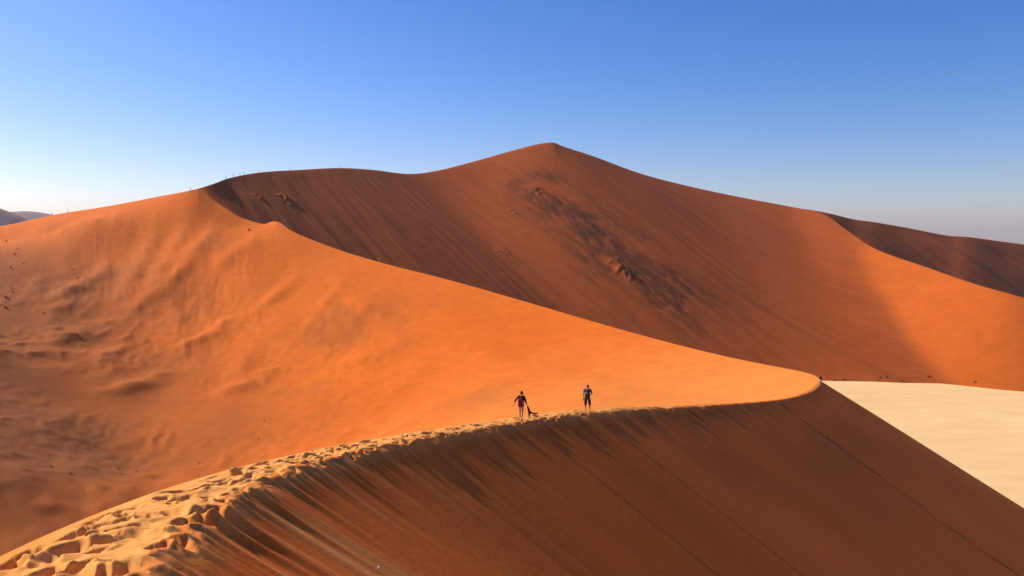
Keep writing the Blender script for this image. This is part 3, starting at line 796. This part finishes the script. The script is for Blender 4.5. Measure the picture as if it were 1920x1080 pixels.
def rounded_box(c, h, n=10, p=4.0, taper=0.0):
    """superellipsoid block"""
    def sg(v, e): return math.copysign(abs(v) ** e, v)
    V, Fc = [], []; nu, nv = 20, n
    for j in range(nv + 1):
        th = -math.pi / 2 + math.pi * j / nv
        for i in range(nu):
            ph = 2 * math.pi * i / nu; e = 2.0 / p
            x, y, z = sg(math.cos(th), e) * sg(math.cos(ph), e), sg(math.cos(th), e) * sg(math.sin(ph), e), sg(math.sin(th), e)
            k = 1 - taper * (z * .5 + .5)
            V.append((c[0] + h[0] * x * k, c[1] + h[1] * y * k, c[2] + h[2] * z))
    for j in range(nv):
        for i in range(nu):
            a_, b_ = j * nu + i, j * nu + (i + 1) % nu; Fc.append((a_, b_, b_ + nu, a_ + nu))
    return V, Fc
def hair_mesh(hc, bun, s=1.0):
    cap = ellipsoid((hc[0], hc[1] - .014 * s, hc[2] + .012 * s), (.084 * s, .098 * s, .118 * s), 18, 12, lambda p: [p[0], p[1] if not (p[1] > .35 and p[2] < .55) else .35, p[2] if p[2] > -.55 else -.55])
    if bun: return merge(cap, ellipsoid((hc[0], hc[1] - .05, hc[2] + .125), (.042, .042, .040), 10, 8))
    return cap
def backpack(parent, back, J, M_body, size, panel=None, pocket=True):
    """a thing of its own carried on the back; origin at the wearer's ground point"""
    bx_, by_, bz_ = back
    root = empty('backpack', parent.location, parent.rotation_euler[2], parent.scale[0])
    main = mesh_obj('main_bag', *rounded_box((bx_, by_, bz_), size, 12, 5, .12), M_body, root)
    mesh_obj('top_lid', *rounded_box((bx_, by_ + .005, bz_ + size[2] * .93), (size[0] * .86, size[1] * .9, size[2] * .16), 8, 4), M_body, root)
    if pocket: mesh_obj('front_pocket', *rounded_box((bx_, by_ - size[1] * .98, bz_ - size[2] * .35), (size[0] * .72, size[1] * .40, size[2] * .45), 8, 4), M_body, main)
    for sg in (-1, 1):
        sh = Vector(J['sho_' + ('l' if sg < 0 else 'r')]); cx = sh.x * .62
        pth = [(bx_ + sg * size[0] * .55, by_ + size[1] * .8, bz_ + size[2] * .85), (cx, sh.y - .05, sh.z + .095), (cx, sh.y + .06, sh.z + .085), (cx * 1.05, sh.y + .135, sh.z - .06), (cx * 1.15, sh.y + .13, sh.z - .22), (cx * 1.3, sh.y + .02, bz_ - size[2] * .75), (bx_ + sg * size[0] * .8, by_ + size[1] * .7, bz_ - size[2] * .8)]
        mesh_obj('shoulder_strap', *tube(pth, [.020] * 7, 6), M_black, root)
    return root

def dress(root, J, female, top, sleeve, bottoms, frac, below, bun, shoes=None, hands=True):
    body = mesh_obj('body', *make_person(J, female, hands), M_skin, root)
    sh = mesh_obj('shirt', *shirt_mesh(J, female, sleeve), top, root)
    mesh_obj('shorts', *shorts_mesh(J, frac, below), bottoms, root)
    mesh_obj('hair', *hair_mesh(J['head'], bun), M_hair, root)
    for sg in (-1, 1): mesh_obj('eye', *ellipsoid((J['head'][0] + sg * .030, J['head'][1] + .088, J['head'][2] + .006), (.012, .007, .008), 8, 6), M_eye, body)
    return root

# ------------------------------------------------------------------ hikers on the near crest
def on_crest(px, side=.12):
    a = float(az_px(px)); r, z = c1f(np.array([a])); s_c = float(s_near_f(np.array([a]))[0])
    i = int(np.argmin(np.abs(S_near[:i_tip] - s_c))); T = R1[i + 8, :2] - R1[i - 8, :2]; T /= np.hypot(*T)
    p = R1[i, :2] + side * np.array([-T[1], T[0]])
    return p, math.atan2(-T[0], T[1])
JA = dict(pelvis=(0, 0, .90), waist=(.005, .0, 1.06), chest=(.01, .01, 1.26), neckb=(.012, .01, 1.41), neckt=(.015, .02, 1.47), head=(.018, .035, 1.565),
          sho_l=(-.165, 0, 1.36), elb_l=(-.335, -.06, 1.13), wri_l=(-.445, -.02, .92), sho_r=(.185, 0, 1.35), elb_r=(.275, -.05, 1.08), wri_r=(.345, .03, .86),
          hip_l=(-.085, .0, .86), kne_l=(-.095, .17, .51), ank_l=(-.10, .20, .16), hip_r=(.085, 0, .86), kne_r=(.07, .03, .47), ank_r=(.05, -.16, .085), toe_r=(.01, .16, -.055), toe_l=(-.01, .16, -.04), curl_r=.9)
p, yaw = on_crest(984, .22)
gz = ground_at(*p)
wa = empty('person', (p[0], p[1], gz - .03), yaw * .35, 1.03)
tag(wa, 'hiker walking away in dark top and pale shorts, arms spread, with red backpack', 'person', 'hikers on the near crest')
dress(wa, JA, True, M_dark, .72, M_pale, .55, 0, True)
bp = backpack(wa, (-.02, -.20, 1.05), JA, M_red, (.145, .085, .25)); tag(bp, 'slim red backpack on the hiker with outspread arms', 'backpack')
# dark jacket trailing from the right hand
jr = empty('jacket', wa.location, wa.rotation_euler[2], 1.03)
tag(jr, 'dark jacket hanging from the right hand of the hiker with red backpack', 'jacket')
V, Fc = tube([(.355, .04, .84), (.385, .03, .74), (.43, .02, .62), (.47, .0, .50), (.50, -.01, .40), (.50, -.01, .33)], [.030, .05, .068, .075, .062, .03], 10, .6)
V = [Vector(v) + Vector((.012 * math.sin(v[2] * 60 + v[0] * 30), .02 * math.sin(v[2] * 40), 0)) for v in V]
mesh_obj('body_cloth', V, Fc, M_dark, jr)
mesh_obj('sleeve', *tube([(.45, 0, .56), (.56, .0, .47), (.68, .01, .42), (.80, .01, .415), (.90, .0, .435), (.96, 0, .45)], [.05, .048, .045, .042, .038, .03], 8, .6), M_dark, jr)
mesh_obj('sleeve', *tube([(.46, 0, .45), (.45, -.02, .36), (.47, -.03, .28), (.46, -.03, .22)], [.045, .042, .038, .03], 8, .6), M_dark, jr)

JB = dict(pelvis=(0, 0, .94), waist=(0, 0, 1.10), chest=(.0, .01, 1.32), neckb=(.01, .02, 1.49), neckt=(.015, .03, 1.55), head=(.02, .045, 1.645),
          sho_l=(-.20, .0, 1.43), elb_l=(-.265, .03, 1.14), wri_l=(-.26, .17, .94), sho_r=(.20, 0, 1.43), elb_r=(.305, .02, 1.16), wri_r=(.16, .20, 1.10),
          hip_l=(-.095, 0, .90), kne_l=(-.125, .05, .51), ank_l=(-.14, -.02, .09), hip_r=(.095, 0, .90), kne_r=(.14, .09, .52), ank_r=(.16, .06, .13), toe_l=(-.02, .17, -.055), toe_r=(.02, .17, -.055), curl_l=.9)
p, yaw = on_crest(1108, .20)
gz = ground_at(*p)
wb = empty('person', (p[0], p[1], gz - .03), yaw * .4, 1.06)
tag(wb, 'hiker walking away in purple shirt and dark knee shorts with grey backpack', 'person', 'hikers on the near crest')
dress(wb, JB, False, M_purple, .30, M_navy, 1.0, .38, False)
bp = backpack(wb, (.0, -.215, 1.20), JB, M_grey, (.165, .095, .27), None); tag(bp, 'grey backpack with pale panel on the hiker in purple shirt', 'backpack')
mesh_obj('pale_panel', *rounded_box((-.045, -.312, 1.24), (.045, .012, .13), 8, 4), M_panel, [c for c in bp.children if c.name.startswith('main_bag')][0])
mesh_obj('side_bottle', *tube([(.17, -.20, 1.0), (.17, -.20, 1.12), (.17, -.20, 1.17), (.17, -.20, 1.19)], [.032, .032, .026, .014], 8), M_black, bp)
yb = empty('bag', wb.location, wb.rotation_euler[2], 1.06)
tag(yb, 'small yellow bag in the left hand of the hiker in purple shirt', 'bag')
mesh_obj('pouch', *rounded_box((-.285, .20, .76), (.075, .05, .105), 10, 3, .25), M_yellow, yb)
mesh_obj('handle', *tube([(-.32, .2, .85), (-.29, .2, .90), (-.265, .2, .905), (-.25, .2, .85)], [.010] * 4, 6), M_yellow, yb)

JC = dict(pelvis=(0, 0, .90), waist=(-.01, .02, 1.06), chest=(-.04, .04, 1.26), neckb=(-.06, .05, 1.41), neckt=(-.07, .06, 1.46), head=(-.085, .08, 1.555),
          sho_l=(-.20, .05, 1.36), elb_l=(-.24, .06, 1.08), wri_l=(-.20, .18, .90), sho_r=(.13, .04, 1.36), elb_r=(.20, 0, 1.09), wri_r=(.16, .12, .90),
          hip_l=(-.085, 0, .86), kne_l=(-.12, .12, .50), ank_l=(-.13, .05, .12), hip_r=(.085, 0, .86), kne_r=(.09, .02, .47), ank_r=(.09, -.12, .085))
i_p = int(np.argmin(np.abs(az1[i_tip:] - (AZ_TIP - .0008)))) + i_tip
p3 = R1[max(i_tip - 60, 0)]
wc = empty('person', (p3[0], p3[1], p3[2] - .04), .2)
tag(wc, 'small hiker in dark top and pale shorts at the right tip of the sunlit crest', 'person', 'hikers on the near crest')
dress(wc, JC, True, M_dark, .7, M_pale, .8, 0, False)

# ------------------------------------------------------------------ distant hikers along the crests
def far_figure(stride, arm):
    pts = [(0, 0, .9), (0, 0, 1.12), (0, .01, 1.32), (0, .02, 1.48), (0, .04, 1.58), (0, .04, 1.68)]
    rad = [.13, .13, .16, .06, .10, .085]; E = [(0, 1), (1, 2), (2, 3), (3, 4), (4, 5)]
    for sg in (-1, 1):
        b = len(pts)
        pts += [(sg * .20, 0, 1.40), (sg * (.24 + arm), .02, 1.14), (sg * (.24 + arm * .8), .14, .93)]; rad += [.065, .048, .038]; E += [(2, b), (b, b + 1), (b + 1, b + 2)]
        b = len(pts)
        pts += [(sg * .10, 0, .86), (sg * .11, .06 + sg * stride * .5, .48), (sg * .11, sg * stride, .06), (sg * .12, sg * stride + .16, .03)]; rad += [.10, .065, .045, .04]; E += [(0, b), (b, b + 1), (b + 1, b + 2), (b + 2, b + 3)]
    return skin(pts, E, rad, 0, 1), pts
def far_person(stride, arm, top, bottom):
    root = empty('person', (0, 0, 0))
    (V, Fc), pts = far_figure(stride, arm)
    mesh_obj('body', V, Fc, M_skin, root)
    mesh_obj('shirt', *skin([(0, 0, .92), (0, 0, 1.12), (0, .01, 1.32), (0, .015, 1.45), (-.20, 0, 1.40), (-.24 - arm, .02, 1.16), (.20, 0, 1.40), (.24 + arm, .02, 1.16)], [(0, 1), (1, 2), (2, 3), (2, 4), (4, 5), (2, 6), (6, 7)], [.155, .15, .18, .07, .085, .066, .085, .066], 0, 1), top, root)
    mesh_obj('shorts', *skin([(0, 0, .98), (0, 0, .88), (-.10, 0, .84), (-.11, .05 - stride * .4, .52), (.10, 0, .84), (.11, .05 + stride * .4, .52)], [(0, 1), (1, 2), (2, 3), (1, 4), (4, 5)], [.15, .155, .12, .095, .12, .095], 0, 1), bottom, root)
    mesh_obj('hair', *ellipsoid((0, .03, 1.66), (.10, .11, .10), 10, 7), M_hair, root)
    return root
protos = [far_person(.22, .02, M_dark, M_navy), far_person(-.16, .10, M_navy, M_dark), far_person(.08, .05, M_pale, M_navy)]
used = [False] * 3
def place_far(kind, P3, yaw, label, sc=1.25, group='distant hikers on the dune crests'):
    o = protos[kind] if not used[kind] else copy_tree(protos[kind]); used[kind] = True
    o.location = (P3[0], P3[1], P3[2] - .03); o.rotation_euler = (0, 0, yaw); o.scale = (sc,) * 3
    tag(o, label, 'person', group)
def on_sky(px):
    a = np.array([float(az_px(px))]); r, z = c3f(a); return (float(r[0] * math.sin(a[0])), float(r[0] * math.cos(a[0])), float(z[0]))
for px_, kind, yaw_, lab in (
    (28, 0, .5, 'tiny dark hiker on the far left crest in front of the purple hill'),
    (103, 1, -.6, 'tiny hiker on the left skyline at the foot of the pale far hill'),
    (133, 0, -.9, 'tiny hiker on the left skyline, second one right of the pale far hill'),
    (362, 1, -1.2, 'hiker on the skyline right where the dark shaded bowl begins'),
    (429, 0, -1.0, 'leftmost of four hikers climbing the curved skyline above the dark bowl'),
    (443, 1, -1.0, 'second from left of four hikers climbing the curved skyline above the dark bowl'),
    (455, 0, -1.1, 'third from left of four hikers climbing the curved skyline above the dark bowl'),
    (463, 1, -1.1, 'rightmost of four hikers climbing the curved skyline above the dark bowl'),
    (489, 0, -1.2, 'lone dark hiker just right of the four climbers on the skyline'),
    (548, 1, -1.3, 'lone hiker midway along the gently rising skyline left of the hump'),
    (642, 0, -1.3, 'hiker on top of the rounded hump left of the saddle'),
    (697, 1, -1.4, 'hiker on the skyline between the rounded hump and the saddle'),
    (1391, 0, 1.3, 'tiny hiker on the right skyline, halfway down from the peak'),
    (1606, 2, 1.0, 'tiny pale hiker on the right spur crest below the skyline')):
    place_far(kind, on_sky(px_), yaw_, lab)
a_ = np.array([float(az_px(712))]); r_, z_ = c2f(a_)
place_far(2, (float(r_[0] * math.sin(a_[0])), float(r_[0] * math.cos(a_[0])), float(z_[0])), .8, 'tiny pale hiker on the long sunlit crest under the brown face')
a_ = np.array([float(az_px(535))]); r_, z_ = c2f(a_)
place_far(1, (float(r_[0] * math.sin(a_[0])), float(r_[0] * math.cos(a_[0])) - 2.5, float(z_[0]) - .5), .3, 'tiny dark hiker beside the sunlit knob at the upper end of the crest')

# ------------------------------------------------------------------ shrubs at the pan's far edge, tufts on the windward slope
M_leaf = plain('shrub_leaf', (.055, .045, .022), .8, 3, .4)
M_stem = plain('shrub_stem', (.09, .06, .035), .9)
M_grass = plain('dry_grass', (.17, .085, .032), .9, 4, .4)
def leaf_cloud(n, r, seed, size):
    q = random.Random(seed); V, Fc = [], []
    for k in range(n):
        a = q.uniform(0, 6.283); rr_ = q.random() ** .6; h = q.random() ** .8 * (1 - rr_ ** 2 * .8)
        lump = .75 + .35 * math.sin(3 * a + seed) + .15 * math.sin(7 * a)
        c = Vector((math.cos(a) * rr_ * r[0] * lump, math.sin(a) * rr_ * r[1] * lump, h * r[2] * (.8 + .3 * math.sin(5 * a + 2 * rr_))))
        u_ = Vector((q.gauss(0, 1), q.gauss(0, 1), q.gauss(0, 1))).normalized(); v_ = u_.orthogonal().normalized(); s_ = size * q.uniform(.5, 1.3)
        n0 = len(V); V += [c - u_ * s_, c + v_ * s_ * .45, c + u_ * s_, c - v_ * s_ * .45]; Fc.append((n0, n0 + 1, n0 + 2, n0 + 3))
    return V, Fc
def shrub(loc, r, seed, label):
    o = empty('shrub', loc, rnd.uniform(0, 6)); tag(o, label, 'shrub', 'low shrubs along the pan edge')
    mesh_obj('foliage', *leaf_cloud(520, r, seed, .16), M_leaf, o, False)
    parts = []
    for k in range(6):
        a = k * 1.05 + seed; parts.append(tube([(0, 0, -.15), (math.cos(a) * r[0] * .25, math.sin(a) * r[1] * .25, r[2] * .35), (math.cos(a) * r[0] * .6, math.sin(a) * r[1] * .6, r[2] * .6)], [.06, .04, .015], 5))
    mesh_obj('stems', *merge(*parts), M_stem, o)
for k, (px_, py_, w_, lab) in enumerate((
    (1747, 710.5, 2.3, 'widest dark shrub at the foot of the big dune, above the pan edge'),
    (1668, 712.5, 1.6, 'right shrub of the close pair above the left part of the pan edge'),
    (1655, 714, 1.4, 'left shrub of the close pair above the left part of the pan edge'),
    (1651, 717, 1.0, 'small shrub touching the pan edge below the close pair'),
    (1588, 719.5, 1.5, 'low shrub at the left end of the pan edge, near the sunlit tip'),
    (1570, 721, 1.0, 'tiny shrub beside the shaded slope where the pan edge begins'),
    (1698, 718.5, 1.1, 'lone small shrub on the pan edge left of the widest shrub'),
    (1836, 714.5, 1.5, 'rightmost shrub along the foot of the orange face'))):
    a_ = int(np.argmin(np.abs(S3[3] - az_px(px_)))); cz = np.column_stack([S3[0][a_], S3[1][a_], S3[2][a_]]); rr_ = np.hypot(cz[:, 0], cz[:, 1])
    je = int(np.argmax((rr_ > 400) & (cz[:, 2] > PAN + .25))); qy = proj(cz)[1]
    je = je + int(np.argmin(np.abs(qy[je:je + 60] - (qy[je] - max(0, 720.5 - py_)))))
    g_ = cz[je]
    shrub((g_[0], g_[1], max(g_[2], PAN) - .1), (w_, w_ * .8, w_ * .42), 11 + k, lab)

def tussock_mesh(seed):
    q = random.Random(seed); V, Fc = [], []
    for k in range(70):
        a = q.uniform(0, 6.283); r0_ = q.random() ** .7 * .35; ln = q.uniform(.35, .8); le = q.uniform(.15, .75)
        b_ = Vector((math.cos(a) * r0_, math.sin(a) * r0_, -.05)); t_ = b_ + Vector((math.cos(a) * le * ln, math.sin(a) * le * ln, ln)); s_ = Vector((-math.sin(a), math.cos(a), 0)) * .035
        m_ = b_.lerp(t_, .55) + Vector((0, 0, .10)); n0 = len(V)
        V += [b_ - s_, b_ + s_, m_ + s_ * .7, m_ - s_ * .7, t_]; Fc += [(n0, n0 + 1, n0 + 2, n0 + 3), (n0 + 3, n0 + 2, n0 + 4)]
    return V, Fc
tus = empty('grass_tuft', (0, 0, 0)); mesh_obj('blades', *tussock_mesh(5), M_grass, tus, False)
mesh_obj('sand_mound', *ellipsoid((0, 0, -.12), (.75, .6, .30), 12, 6), M_wind, tus)
spots = [((17, 453), 1.5), ((37, 464), 1.0), ((31, 479), 1.5), ((47, 493), 1.0), ((22, 500), 1.2), ((25, 505), .9), ((23, 540), 1.0), ((25, 549), 1.2), ((10, 559), 1.8), ((8, 578), 1.7), ((80, 586), .9), ((139, 506), .9), ((147, 519), 1.3),
         ((163, 522), .9), ((140, 628), 1.2), ((275, 502), .9), ((267, 515), .8), ((82, 876), .7), ((118, 888), .7), ((210, 880), .6), ((245, 885), .5), ((490, 790), .6), ((478, 822), .5), ((520, 829), .5), ((365, 868), .5), ((470, 434), 1.8)]
ORD = ['first', 'second', 'third', 'fourth', 'fifth', 'sixth', 'seventh', 'eighth', 'ninth', 'tenth', 'eleventh']
edge_i = cluster_i = floor_i = crest_i = 0
first = True
for (px_, py_), sc_ in spots:
    o = tus if first else copy_tree(tus); first = False
    g_ = seen_at(S2, px_, py_, 70); o.location = (g_[0], g_[1], g_[2]); o.rotation_euler = (0, 0, rnd.uniform(0, 6)); o.scale = (sc_ * .85,) * 3
    if px_ > 460 and py_ < 650: lab = 'lone dark grass tuft just below the knob on the sunlit crest'
    elif py_ < 600 and px_ < 60: lab = 'dark grass tuft at the left picture edge, %s from the top' % ORD[edge_i]; edge_i += 1
    elif py_ == 586: lab = 'small grass tuft on its own, right of the lowest tufts at the left edge'
    elif 135 < px_ < 170 and py_ < 530: lab = 'dark grass tuft, %s from the left of three below the top hollow' % ORD[cluster_i]; cluster_i += 1
    elif 260 < px_ < 280: lab = ('upper' if py_ < 510 else 'lower') + ' tuft of a small pair between the ribs of the upper left slope'
    elif py_ == 628: lab = 'lone grass tuft beside the lowest dark rib of the upper left slope'
    elif px_ < 300: lab = 'small dry tuft on the dim hollow floor, %s from the left' % ORD[floor_i]; floor_i += 1
    else: lab = 'tiny dry tuft on orange slope above the trodden crest, %s' % {490: 'the top of three', 478: 'lower left of three', 520: 'lower right of three', 365: 'the far left'}[px_]
    tag(o, lab, 'grass tuft', 'grass tufts on the windward slope')

# ------------------------------------------------------------------ pale pebbles on the foreground slip face
M_peb = plain('pale_stone', (.55, .49, .40), .7, 15, .15)
for k, (px_, py_, r_, lab) in enumerate(((704, 1066, .035, 'small upright white pebble at the bottom of the shaded foreground face'), (691, 1006, .025, 'tiny pale pebble left of another on the shaded foreground face'), (777, 1008, .022, 'tiny pale pebble right of another on the shaded foreground face'))):
    g_ = seen_at(S1, px_, py_, 5)
    def f(p, k=k): 
        n_ = 1 + .18 * math.sin(4 * p[0] + k) + .14 * math.sin(5 * p[1] + 2 * k) + .1 * math.sin(6 * p[2]); return [p[0] * n_, p[1] * n_, p[2] * n_]
    o = mesh_obj('pebble', *ellipsoid((0, 0, 0), (r_, r_ * .8, r_ * (1.3 if k == 0 else .8)), 10, 7, f), M_peb); o.location = (g_[0], g_[1], g_[2] + r_ * .5)
    tag(o, lab, 'pebble', 'pale pebbles on the shaded face')

# ------------------------------------------------------------------ light aircraft high on the right
M_white = plain('aircraft_white', (.85, .86, .88), .35)
M_glass = plain('aircraft_glass', (.03, .035, .045), .1)
ac = empty('aircraft', tuple(at(1779, 137, 1750)), math.radians(-90)); tag(ac, 'tiny white light aircraft high in the blue sky at upper right', 'aircraft')
fus = mesh_obj('fuselage', *tube([(0, 4.2, 0), (0, 3.9, 0), (0, 2.8, .05), (0, 1.4, .15), (0, -.5, .1), (0, -2.6, .1), (0, -4.3, .2)], [.12, .42, .60, .68, .60, .34, .12], 12), M_white, ac)
def wing(name, x, y0, y1, z, th, parent=ac):
    V = []
    for xx, k in ((-x, .7), (0, 1), (x, .7)):
        ym, c_ = .5 * (y0 + y1), .5 * (y1 - y0) * k; zz_ = z + abs(xx) * .03
        V += [(xx, ym - c_, zz_), (xx, ym, zz_ + th), (xx, ym + c_, zz_ + th * .4), (xx, ym, zz_ - th * .3)]
    Fc = [(a + i, a + (i + 1) % 4, a + 4 + (i + 1) % 4, a + 4 + i) for a in (0, 4) for i in range(4)] + [(3, 2, 1, 0), (8, 9, 10, 11)]
    return mesh_obj(name, V, Fc, M_white, parent, False)
wing('wing', 5.6, .2, 1.8, .72, .12); wing('tailplane', 1.8, -4.3, -3.5, .25, .06)
mesh_obj('fin', [(-.05, -4.4, .2), (.05, -4.4, .2), (.05, -3.3, .25), (-.05, -3.3, .25), (-.03, -4.7, 1.5), (.03, -4.7, 1.5), (.03, -4.1, 1.5), (-.03, -4.1, 1.5)], [(0, 1, 5, 4), (1, 2, 6, 5), (2, 3, 7, 6), (3, 0, 4, 7), (4, 5, 6, 7), (3, 2, 1, 0)], M_white, ac, False)
mesh_obj('windscreen', *ellipsoid((0, 1.9, .5), (.50, .75, .35), 10, 7), M_glass, fus)
for sg in (-1, 1): mesh_obj('wheel', *ellipsoid((sg * 1.0, 1.0, -1.1), (.10, .25, .25), 8, 7), M_glass, ac)
